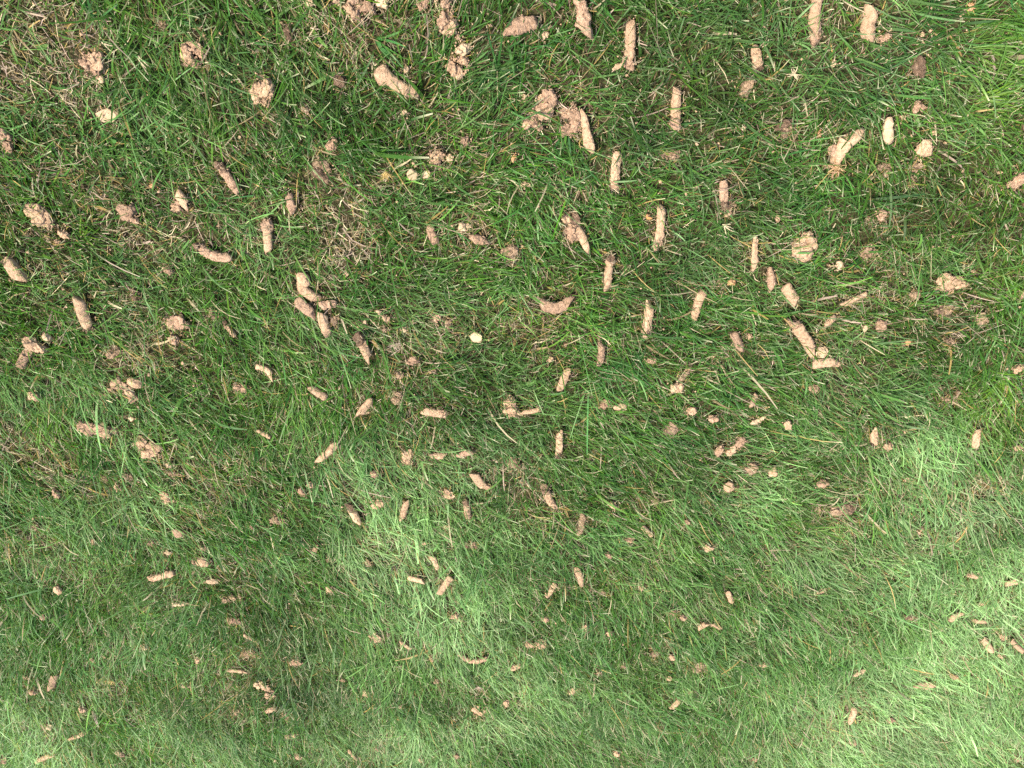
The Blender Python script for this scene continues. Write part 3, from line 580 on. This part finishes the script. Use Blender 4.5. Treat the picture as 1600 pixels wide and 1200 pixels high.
# ------------------------------------------------------------------ soil shapes
def uv_faces(rows, cols):
    f = []
    for i in range(rows - 1):
        for j in range(cols):
            a = i * cols + j; b = i * cols + (j + 1) % cols
            f.append((a, b, b + cols, a + cols))
    f.append(tuple(reversed(range(cols)))); f.append(tuple((rows - 1) * cols + j for j in range(cols)))
    return f
def core_mesh(p0, p1, rad, bend=0., taper=1., rough=0., smooth=False, head=0, t0=0., t1=1., seed=0, flare=0.):
    """a soil core: bent cylinder with broken ends, pits and crumbs; verts relative to its middle"""
    Ld = np.linalg.norm(p1 - p0); d = (p1 - p0) / max(Ld, 1e-6); side = np.cross(d, [0, 0, 1.]); side /= np.linalg.norm(side); up = np.cross(side, d)
    Lp = Ld * (t1 - t0); big = rad > .0062
    rows = int(np.clip(Lp / (.0017 if big else .0025), 6, 44)); cols = 24 if big else 13
    ts, rs = [], []
    e = min(.45, rad * .55 / max(Lp, 1e-4))
    for a, r_ in ((0, .18), (0.01, .55), (e * .25, .86), (e, 1.)): ts.append(a); rs.append(r_)
    for k in range(1, rows): ts.append(e + (1 - 2 * e) * k / rows); rs.append(1.)
    for a, r_ in ((1 - e, 1.), (1 - e * .25, .86), (.99, .55), (1., .18)): ts.append(a); rs.append(r_)
    ts = np.array(ts); rs = np.array(rs); R = len(ts)
    ang = np.linspace(0, 2 * math.pi, cols, endpoint=False)
    tt = t0 + ts * (t1 - t0)
    cen = p0[None] + (p1 - p0)[None] * tt[:, None] + side[None] * (4 * tt * (1 - tt) * bend * Ld)[:, None]
    rr = rad * rs * (1 + (taper - 1) * tt)
    rge = np.random.default_rng(seed + 61)
    if t1 == 1. and rge.random() < .35: rr = rr * (1 - rge.uniform(.15, .4) * np.clip((tt - .8) / .2, 0, 1))
    if head: rr = rr * (1 + .38 * np.exp(-((tt - .08) / .16) ** 2))
    if flare: rr = rr * (1 + .25 * np.exp(-((tt) / .18) ** 2))
    ca, sa = np.cos(ang), np.sin(ang)
    rgc = np.random.default_rng(seed + 60)
    for _ in range(int(rgc.integers(0, 2 if smooth else 4)) + int(2 * (rough > 0))):
        rr = rr * (1 - rgc.uniform(.05, .20) * np.exp(-((ts - rgc.uniform(.12, .88)) * Lp / .0016) ** 2))
    sq = 1 + .10 * np.cos(2 * ang + rge.uniform(0, 6)) + .06 * np.cos(3 * ang + rge.uniform(0, 6))
    V = cen[:, None] + rr[:, None, None] * (side[None, None] * (ca * sq)[None, :, None] + up[None, None] * (sa * sq * .78)[None, :, None])
    Nn = (side[None, None] * ca[None, :, None] + up[None, None] * sa[None, :, None]) * np.ones((R, 1, 1))
    endw = 1 - rs
    Nn = Nn + d[None, None] * (np.where(ts < .5, -1, 1) * endw * 1.2)[:, None, None]
    V = V.reshape(-1, 3); Nn = Nn.reshape(-1, 3)
    o = seed * 7.7
    amp = rad * (.07 if smooth else .11 + .16 * rough)
    V = V + Nn * (fbm(V / (rad * 1.5) + o, seed, 3) * amp * 1.25)[:, None]
    lump = 1 - np.abs(vnoise(V / (rad * .55) + o, seed + 5)) * 2
    V = V + Nn * (lump * rad * (.015 if smooth else .03 + .07 * rough))[:, None]
    pit = vnoise(V / (rad * .42) + o * 2, seed + 9); pit = np.clip(pit - .35, 0, 1)
    V = V - Nn * (pit * rad * (.25 if smooth else .45 + .3 * rough))[:, None]
    # the broken ends are cut askew
    V = V + Nn * (fbm(V / .0045 + o, seed + 20, 3) * (.0006 if smooth else .0011 + .0010 * rough) * (1 + 1.2 * np.repeat(np.exp(-np.minimum(ts, 1 - ts) * Lp / .006), cols)))[:, None]
    sk = np.random.default_rng(seed).normal(0, .95, 4)
    w0 = np.repeat(np.clip(1 - ts / .18, 0, 1), cols); w1 = np.repeat(np.clip((ts - .82) / .18, 0, 1), cols)
    cc = np.tile(ca, R) * np.repeat(rs, cols); ss = np.tile(sa, R) * np.repeat(rs, cols)
    V = V + d[None] * (rad * (w0 * (sk[0] * cc + sk[1] * ss) + w1 * (sk[2] * cc + sk[3] * ss)))[:, None]
    out = [(V, uv_faces(R, cols))]
    for k in range(2 if smooth else 7):
        p = V[rgc.integers(0, len(V))] + rgc.normal(0, .0008, 3); q_ = rgc.uniform(.0008, .0026)
        out.append(lump_mesh(p, q_, q_ * rgc.uniform(.6, 1.), q_ * .8, rgc.uniform(0, 3), seed + k, .4, res=5))
    return merge(out)

def lump_mesh(c, rx, ry, rz, ang, seed, rough=.25, res=None, flat=False):
    n = res or (24 if max(rx, ry) > .007 else 12); rows = n * 2 // 3 + 2
    th = np.linspace(.12, math.pi - .12, rows); ph = np.linspace(0, 2 * math.pi, n, endpoint=False)
    Tg, Pg = np.meshgrid(th, ph, indexing='ij')
    D = np.stack([np.sin(Tg) * np.cos(Pg), np.sin(Tg) * np.sin(Pg), np.cos(Tg)], 2).reshape(-1, 3)
    if flat: # chip: angular outline, flat top
        k = 5; a = np.arctan2(D[:, 1], D[:, 0]) + seed; pol = math.cos(math.pi / k) / np.cos((a % (2 * math.pi / k)) - math.pi / k)
        D[:, :2] *= (pol * 1.12)[:, None]; D[:, 2] = np.clip(D[:, 2], -.5, .42)
    r = 1 + rough * fbm(D * 1.3 + seed * 3.1, seed, 3) * 1.5 + rough * .35 * (1 - 2 * np.abs(vnoise(D * 3.1 + seed, seed + 3)))
    r -= np.clip(vnoise(D * 3.7 + seed * 1.7, seed + 8) - .35, 0, 1) * rough * 1.3
    V = D * r[:, None] * np.array([rx, ry, rz])
    if n > 8 and not flat:
        V = V + D * ((fbm(V / .0042 + seed, seed + 30, 3) * .0028 - np.clip(vnoise(V / .0030 + seed, seed + 33) - .3, 0, 1) * .0035) * (.45 + rough))[:, None]
    ca, sa = math.cos(ang), math.sin(ang)
    V = np.stack([V[:, 0] * ca - V[:, 1] * sa, V[:, 0] * sa + V[:, 1] * ca, V[:, 2]], 1) + np.asarray(c)[None]
    return V, uv_faces(rows, n)

def merge(parts):
    Vs, Fs, o = [], [], 0
    for V, Fc in parts:
        Vs.append(V); Fs += [tuple(i + o for i in f) for f in Fc]; o += len(V)
    return np.concatenate(Vs), Fs

def fibre_mesh(points, seed, n, ln, spread=1., w=.0007):
    """loose roots and dead grass: little ribbons from around a point"""
    rg = np.random.default_rng(seed); pts_ = np.asarray(points)
    k = rg.integers(0, len(pts_), n); p = pts_[k]
    az = rg.uniform(0, 2 * math.pi, n)
    c = np.stack([ST1, ST2, ST5, ST1])[rg.integers(0, 4, n)] * rg.uniform(.6, 1.1, n)[:, None]
    P, V, Cc, q = build_blades(p[:, 0], p[:, 1], az, np.radians(rg.normal(72, 16, n)), np.radians(rg.normal(0, 25, n)), rg.normal(0, 1., n),
                               rg.uniform(.4, 1.3, n) * ln, rg.uniform(.7, 1.5, n) * w, rg.normal(0, .8, n), p[:, 2], c, c, 3, .5)
    return V, Cc, q

def tag(o, label, cat, group=None):
    o['label'] = label; o['category'] = cat
    if group: o['group'] = group

# --- labels: landmarks by look, the rest by look and by the landmark they lie next to
marks = [r for r in T if r['mark']]
def cen(r):
    if r['t'] == 'C': return ((r['p'][0] + r['p'][2]) / 2, (r['p'][1] + r['p'][3]) / 2)
    return r['p']
TONE = {'t': 'tan', 'p': 'pinkish tan', 'd': 'dull brown', 'o': 'orange', 'y': 'pale buff', 'n': 'dark brown'}
def kind_of(r):
    big = max(r['w'], r.get('h', 0)) if r['t'] != 'C' else math.hypot(r['p'][2] - r['p'][0], r['p'][3] - r['p'][1])
    r['big'] = big
    if r['t'] == 'C': return ('soil_plug', 'soil plug')
    if r['t'] == 'K': return ('soil_heap', 'soil heap') if big > 17 else ('soil_clod', 'soil clod')
    if r.get('flat'): return ('soil_chip', 'soil chip')
    return ('soil_clod', 'soil clod') if big > 13 else ('soil_crumb', 'soil crumb')
DIRS = ['right of', 'above right of', 'above', 'above left of', 'left of', 'below left of', 'below', 'below right of']
SHORT = {}
def short_mark(m_):
    s = m_
    for a, b in ((', upper left', ' at upper left'),): s = s.replace(a, b)
    return s
def make_labels():
    groups = {}
    for r in T:
        r['kind'] = kind_of(r)
        if r['mark']: r['label'] = r['mark']; continue
        cx_, cy_ = cen(r)
        best = min(marks, key=lambda m_: math.hypot(cen(m_)[0] - cx_, (cen(m_)[1] - cy_)))
        mx_, my_ = cen(best); an = math.degrees(math.atan2(my_ - cy_, cx_ - mx_)) % 360
        dr = DIRS[int(((an + 22.5) % 360) // 45)]
        size = 'tiny' if r['big'] < 9 else 'small' if r['big'] < 15 else 'mid-sized'
        shape = {'soil_plug': 'soil core', 'soil_heap': 'crumbled soil', 'soil_clod': 'soil clod', 'soil_chip': 'flat soil chip', 'soil_crumb': 'soil crumb'}[r['kind'][0]]
        lk = f"{size} {TONE[r['tone']]} {shape}"
        r['lk'], r['dr'], r['bm'] = lk, dr, best
        groups.setdefault((id(best), lk, dr), []).append((math.hypot(mx_ - cx_, my_ - cy_), r))
    ordw = ['nearer', 'farther', 'farthest', 'outermost']
    for k, lst in groups.items():
        lst.sort(key=lambda z: z[0])
        for i, (dd, r) in enumerate(lst):
            mk = ' '.join(r['bm']['mark'].split()[:9])
            while mk.split()[-1] in ('the', 'a', 'of', 'at', 'in', 'near', 'with', 'and', 'by', 'to', 'from', 'on', 'just', 'below', 'above', 'under', 'left', 'right,', 'beside', 'its', 'straight', 'long', 'down', 'top'):
                mk = ' '.join(mk.split()[:-1])
            pre = '' if len(lst) == 1 else ordw[i] + ' '
            lab = f"{pre}{r['lk']} {r['dr']} {mk}".replace(',', '')
            r['label'] = ' '.join(lab.split()[:16])
    seen = {}
    for r in T:
        if r['label'] in seen: print('DUP LABEL', r['label'])
        seen[r['label']] = 1
        if len(r['label'].split()) > 16: print('LONG', r['label'])
make_labels()

# --- build them
GROUPS = {'soil plug': 'soil cores left by the aerator', 'soil heap': 'crumbled soil cores', 'soil clod': 'soil clods on the lawn', 'soil crumb': 'soil crumbs on the lawn', 'soil chip': 'flat soil chips'}
def place_empty(name, loc):
    o = bpy.data.objects.new(name, None); o.empty_display_size = .01; o.location = loc; COL.objects.link(o); return o
for i, r in enumerate(T):
    sd = 100 + i; rg = np.random.default_rng(sd)
    name, cat = r['kind']; a, b, rad = r['a'].copy(), r['b'].copy(), r['rad']
    mid = (a + b) / 2; zgr = float(zg(mid[0], mid[1])[0])
    base = zgr + {'d': .008, 'n': .009}.get(r['tone'], .0115) + .004 * rg.random()
    if r['t'] == 'C':
        cz = base + rad * .6 + (.0005 if r['w'] < 11 else 0)
        a[2] = cz + rg.normal(0, .0018); b[2] = cz + rg.normal(0, .0018)
        org = np.array([mid[0], mid[1], cz]); a -= org; b -= org
        kw = dict(bend=r.get('bend', rg.normal(0, .025)) * -1, taper=r.get('taper', float(rg.uniform(.88, 1.0))), rough=r.get('rough', 0), smooth=bool(r.get('smooth')), head=r.get('head', 0), flare=r.get('flare', 0))
        # bend sign: 'side' is d x up; positive table value bulges towards the top or right of the picture
        end = r.get('end', 0)
        if end or r.get('flake') or r.get('beard') or r.get('head'):
            root = place_empty(name, org)
            Vc, Fc = core_mesh(a, b, rad, t0=max(0, end * .75), seed=sd, **kw)
            mesh_obj('core', Vc, Fc, MAT[r['tone']], root, smooth=True)
            if end:
                k2 = dict(kw); k2['rough'] = 1.2; k2['smooth'] = False
                Vc, Fc = core_mesh(a, b, rad * 1.03, t0=0, t1=end, seed=sd + 500, **k2)
                e = mesh_obj('turf_end', Vc, Fc, MAT['n' if (r['tone'] != 't' or rg.random() < .35) else 'p'], root, smooth=True)
                e['label'] = 'darker crumbly turf end with roots'
                Vf, Cf, q = fibre_mesh(np.asarray(Vc)[::5], sd, 26, .011)
                emit('root_fibres', Vf, Cf, q, M_STRAW, None, root)
            if r.get('flake'):
                fp = ground_pt(*r['flake'], Z_TOP) - org; fp[2] = 0
                Vc, Fc = lump_mesh(fp, .012, .004, .003, .45, sd + 31, .3); mesh_obj('flake', Vc, Fc, MAT['t'], root)
            if r.get('head') == 1:
                fp = ground_pt(597, 120, Z_TOP) - org; fp[2] = -.001
                Vc, Fc = lump_mesh(fp, .010, .013, .008, .2, sd + 31, .35); mesh_obj('broken_head', Vc, Fc, MAT['p'], root, smooth=True)
            if r.get('head') == 2:
                fp = ground_pt(1302, 235, Z_TOP) - org; fp[2] = -.002
                Vc, Fc = lump_mesh(fp, .007, .010, .006, .2, sd + 31, .35); mesh_obj('side_lump', Vc, Fc, MAT['p'], root)
            if r.get('beard'):
                fp = ground_pt(1308, 262, Z_TOP) - org
                Vf, Cf, q = fibre_mesh([fp + rg.normal(0, .003, 3) * np.array([1, 1, .2]) for _ in range(8)], sd, 60, .018, w=.0014)
                emit('root_beard', Vf, Cf * np.array([1.15, .95, .8]), q, M_STRAW, None, root)
            tag(root, r['label'], cat, GROUPS[cat])
        else:
            Vc, Fc = core_mesh(a, b, rad, seed=sd, **kw)
            o = mesh_obj(name, Vc, Fc, MAT[r['tone']], smooth=True); o.location = org
            tag(o, r['label'], cat, GROUPS[cat])
    elif r['t'] == 'L':
        x, y = r['p']; s = m_per_px(y); c = ground_pt(x, y, Z_TOP); rx, ry = r['w'] * .5 * s, r['h'] * .5 * s * 1.12
        rz = min(rx, ry) * (.55 if r.get('flat') else .8)
        org = np.array([c[0], c[1], base + rz * .55 + (.001 if r['big'] < 14 else 0)])
        Vc, Fc = lump_mesh((0, 0, 0), rx * 1.06, ry * 1.06, rz, math.radians(r['tilt']), sd, .18 if r.get('smooth') else .2 if r.get('flat') else .46, flat=bool(r.get('flat')))
        if not r.get('flat'):
            more = [(Vc, Fc)]
            if not r.get('smooth'):
                more = []
                for k in range(int(rg.integers(2, 5))):
                    an_ = rg.uniform(0, 2 * math.pi); e_ = rg.uniform(.15, .55); f_ = rg.uniform(.42, .78)
                    tl = math.radians(r['tilt']); u_, v_ = math.cos(an_) * rx * e_, math.sin(an_) * ry * e_
                    more.append(lump_mesh((u_ * math.cos(tl) - v_ * math.sin(tl), u_ * math.sin(tl) + v_ * math.cos(tl), rg.uniform(-.2, .2) * rz),
                                          rx * f_ * rg.uniform(.8, 1.3), ry * f_ * rg.uniform(.8, 1.3), rz * .8, rg.uniform(-.5, .5) + tl, sd + 11 * k, .5))
            for k in range(3 if r.get('smooth') else 8):
                an_ = rg.uniform(0, 2 * math.pi); q_ = rg.uniform(.0007, .0022); e_ = rg.uniform(.6, 1.3)
                more.append(lump_mesh((math.cos(an_) * rx * e_, math.sin(an_) * ry * e_, rg.uniform(-.3, .6) * rz), q_, q_ * .8, q_ * .7, an_, sd + k, .4, res=5))
            Vc, Fc = merge(more)
        o = mesh_obj(name, Vc, Fc, MAT[r['tone']], smooth=(r['big'] > 9)); o.location = org
        tag(o, r['label'], cat, GROUPS[cat])
    else:
        x, y = r['p']; s = m_per_px(y); c = ground_pt(x, y, Z_TOP); w, h = r['w'] * s, r['h'] * s * 1.1
        org = np.array([c[0], c[1], base + .004]); ang = math.radians(r['tilt'])
        big = r['big'] > 17; root = place_empty(name, org) if big else None
        n_big = int(np.clip(r['w'] * r['h'] / 210, 2, 6)); n_small = int(np.clip(r['w'] * r['h'] / 16, 10, 60))
        lst = []
        def pos():
            while True:
                u, v = rg.uniform(-1, 1, 2)
                if u * u + v * v < 1: break
            u *= w * .5; v *= h * .5
            return np.array([u * math.cos(ang) - v * math.sin(ang), u * math.sin(ang) + v * math.cos(ang), rg.uniform(-.003, .003)])
        rb = math.sqrt(w * h / n_big) * .47; pts_ = []
        for k in range(n_big):
            for _ in range(14):
                p = pos() * np.array([.86, .86, 1])
                if all(np.hypot(*(p - q_)[:2]) > rb * .95 for q_ in pts_): break
            pts_.append(p); rr_ = rb * rg.uniform(.7, 1.25)
            rr_ = min(rr_ * 1.25, .016)
            ms = lump_mesh(p, rr_, rr_ * rg.uniform(.6, 1.1), min(rr_ * .7, .007), rg.uniform(0, 3), sd + k, .62, res=26)
            if big: mesh_obj('lump', *ms, MAT[r['tone'] if rg.random() < .75 else 't' if r['tone'] != 'd' else 'n'], root, smooth=True)
            else: lst.append(ms)
        for k in range(n_small):
            p = pos() * np.array([1.12, 1.12, 1]); q_ = rg.uniform(.0009, .0028)
            lst.append(lump_mesh(p + np.array([0, 0, .001]), q_, q_ * rg.uniform(.6, 1), q_ * .8, rg.uniform(0, 3), sd + k + 40, .4, res=5))
        Vc, Fc = merge(lst)
        if big:
            o = mesh_obj('loose_crumbs', Vc, Fc, MAT[r['tone']], root); tag(root, r['label'], cat, GROUPS[cat])
        else:
            o = mesh_obj(name, Vc, Fc, MAT[r['tone']]); o.location = org; tag(o, r['label'], cat, GROUPS[cat])
        if rg.random() < .8 and big:
            Vf, Cf, q = fibre_mesh(np.array(pts_) + np.array([0, 0, .002]), sd, 14, .012); emit('root_fibres', Vf, Cf, q, M_STRAW, None, root)

# --- fine crumbs strewn round the cores and all over the lawn
lst = []; rg = np.random.default_rng(77)
for r in T:
    for k in range(int(3 + r['big'] / 5)):
        t = rg.random(); p = lerp(r['a'], r['b'], t) + np.append(rg.normal(0, 1, 2) * (r['rad'] * 1.2 + .003), 0)
        q_ = rg.uniform(.0007, .0021); p[2] = zg(p[0], p[1])[0] + rg.uniform(.006, .020)
        lst.append(lump_mesh(p, q_, q_ * .8, q_ * .7, rg.uniform(0, 3), int(rg.integers(0, 9999)), .35, res=5))
for k in range(900):
    px, py = rg.uniform(-50, 1650), rg.uniform(-50, 1230); p = ground_pt(px, py); q_ = rg.uniform(.0008, .0030) if rg.random() < .85 else rg.uniform(.003, .0048)
    p[2] = zg(p[0], p[1])[0] + rg.uniform(.006, .018)
    lst.append(lump_mesh(p, q_, q_ * rg.uniform(.5, 1), q_ * .7, rg.uniform(0, 3), int(rg.integers(0, 9999)), .35, res=5))
Vc, Fc = merge(lst)
o = mesh_obj('fine_soil_crumbs', Vc, Fc, MAT['t']); o['kind'] = 'stuff'; o['label'] = 'fine tan soil crumbs scattered through the grass'

# ------------------------------------------------------------------ coarse grass tufts and dry stems one can pick out
def coarse_tuft(px, py, n, ln, w, az0, spread, label, col=G2, seed=0, dead=0.):
    c = ground_pt(px, py); rg = np.random.default_rng(seed + 900); z0 = float(zg(c[0], c[1])[0])
    root = place_empty('coarse_grass_tuft', (c[0], c[1], z0))
    for k in range(n):
        a = az0 + rg.uniform(-spread, spread); l = ln * rg.uniform(.6, 1.15)
        tip = lerp(col, G3, rg.random() * .35) * rg.uniform(.75, 1.2)
        if rg.random() < dead: tip = ST1 * rg.uniform(.6, 1)
        A = lambda v: np.array([v])
        P, V, Cc, q = build_blades(A(rg.normal(0, .003)), A(rg.normal(0, .003)), A(a), A(math.radians(rg.uniform(48, 68))), A(math.radians(rg.uniform(18, 48))),
            A(rg.normal(0, .25)), A(l), A(w * rg.uniform(.7, 1.2)), A(rg.normal(0, .35)), A(.006), tip[None] * .9, tip[None], 6, .25)
        emit('grass_blade', V, Cc, q, M_GRASS, None, root)
    tag(root, label, 'grass tuft', 'coarse grass tufts in the lawn')
PI = math.pi
coarse_tuft(775, 105, 13, .062, .0036, 0, PI, 'broad-bladed dark grass tuft spreading like a star near the top centre', G2 * .8, 1, .1)
coarse_tuft(795, 60, 6, .050, .0040, -.3, 1.6, 'few broad blue-green blades below the fat cracked crosswise core', G2 * 1.0, 2)
coarse_tuft(590, 62, 7, .055, .0040, -.2, 1.0, 'broad bright green blades above the club-headed core', G2 * 1.1, 3)
coarse_tuft(455, 110, 9, .060, .0026, -1.9, .5, 'upright dark green blades combed downward left of the striped clod', G1 * 1.1, 4)
coarse_tuft(150, 30, 6, .060, .0034, 1.0, .8, 'broad blue-green blades standing above the top left clod', G2, 5)
coarse_tuft(265, 30, 6, .060, .0030, -.2, .5, 'long dark blades lying sideways near the top left', G2 * .8, 6)
coarse_tuft(885, 205, 7, .050, .0040, -1.6, .8, 'broad dark blades between two crumbly cores near the top', G2 * .8, 7)
coarse_tuft(130, 365, 8, .050, .0030, .9, 1.8, 'bright green star of blades right of the small clods at left', G3 * .8, 8)
coarse_tuft(100, 735, 14, .075, .0026, -.45, .28, 'flattened greyish straw tuft combed to the lower right at left edge', np.array([.17, .18, .10]), 9, .55)
coarse_tuft(1530, 150, 8, .065, .0030, .35, .4, 'bright yellow-green blades fanned sideways at the upper right edge', G3, 10)
coarse_tuft(1560, 590, 12, .070, .0030, -1.75, .55, 'fan of long bright green blades near the right edge', G3, 11)
coarse_tuft(95, 640, 12, .065, .0024, -1.9, .5, 'dense fan of bright fine blades near the left edge', G3 * .9, 12)
coarse_tuft(1255, 320, 5, .06, .0032, 2.5, .4, 'broad blade pair above the pitted ring-shaped clod', G2 * 1.2, 13)
coarse_tuft(1110, 770, 7, .06, .0030, -.75, .5, 'pale long blades lying to the lower right below the hooked crumb row', G2 * 1.2, 14)
coarse_tuft(1400, 800, 8, .07, .0032, -.7, .6, 'pale blue-green broad blades in the lower right', G4, 15)
coarse_tuft(700, 345, 6, .065, .0022, -1.1, 1.2, 'long thin blades fanned above the pinkish flat clod', G2 * 1.1, 16)

def straw_thing(name, pts_px, n, ln, w, spread, az0, label, seed, z=.024, col=ST1):
    c = ground_pt(*pts_px, z); rg = np.random.default_rng(seed + 3000)
    z0 = float(zg(c[0], c[1])[0]) + z
    az = az0 + rg.uniform(-spread, spread, n); k = lambda a, b: rg.uniform(a, b, n)
    cc = np.repeat(col[None], n, 0) * k(.75, 1.15)[:, None]
    P, V, Cc, q = build_blades(rg.normal(0, .0012, n), rg.normal(0, .0012, n), az, np.radians(k(66, 92)), np.radians(k(-10, 25)), k(-.5, .5), ln * k(.6, 1.1), w * k(.7, 1.2), k(-.6, .6), np.zeros(n), cc, cc, 5, .4)
    o = emit(name, V, Cc, q, M_STRAW, None); o.location = (c[0], c[1], z0); tag(o, label, 'dry grass', 'dry grass bits on the lawn')
straw_thing('straw_tuft', (1241, 115), 16, .012, .0016, PI, 0, 'small pale yellow star-shaped straw tuft near the top right', 1)
straw_thing('straw', (745, 278), 1, .040, .0015, .05, .25, 'long pale dry stem lying almost level in the upper middle', 2)
straw_thing('straw', (158, 68), 2, .035, .0016, .3, -.6, 'forked pale dry stem below the straw patch near the top left', 3)
straw_thing('straw', (195, 70), 1, .042, .0013, .1, .5, 'thin curved dry stem right of the top left clod', 4)
straw_thing('straw_tuft', (1130, 350), 4, .022, .0017, .9, -.6, 'bent pale straw knot under the short pinkish core', 5)
straw_thing('straw_tuft', (615, 540), 26, .014, .0009, PI, 0, 'round grey straw tuft left of the centre', 6, col=ST5)
straw_thing('straw_tuft', (603, 268), 24, .016, .0011, 1.2, -1.6, 'yellowish straw fringe left of the five-sided chip', 7, col=ST4)
straw_thing('straw_tuft', (172, 1068), 26, .020, .0014, PI, 0, 'yellow straw tuft over a dark gap in the lower left', 8, col=ST4)
straw_thing('straw_tuft', (748, 1072), 16, .020, .0013, 1.5, -1.5, 'pinkish straw splash above the bottom centre crumb row', 9, col=ST5)
straw_thing('straw', (505, 634), 1, .075, .0011, .05, -.35, 'very long thin dry stem below the slanting smooth core', 10)
straw_thing('straw', (215, 90), 3, .03, .0022, .25, -1.0, 'fan of flat pale dry blades between two crumbled heaps at top left', 11)
straw_thing('dry_leaf', (1010, 341), 2, .012, .0040, .3, 0, 'little orange dead leaf left of the long middle core', 12, col=np.array([.5, .24, .08]))
straw_thing('straw_tuft', (430, 1188), 10, .020, .0012, 1.2, -1.6, 'pale straw wisp at the bottom edge left of centre', 13)
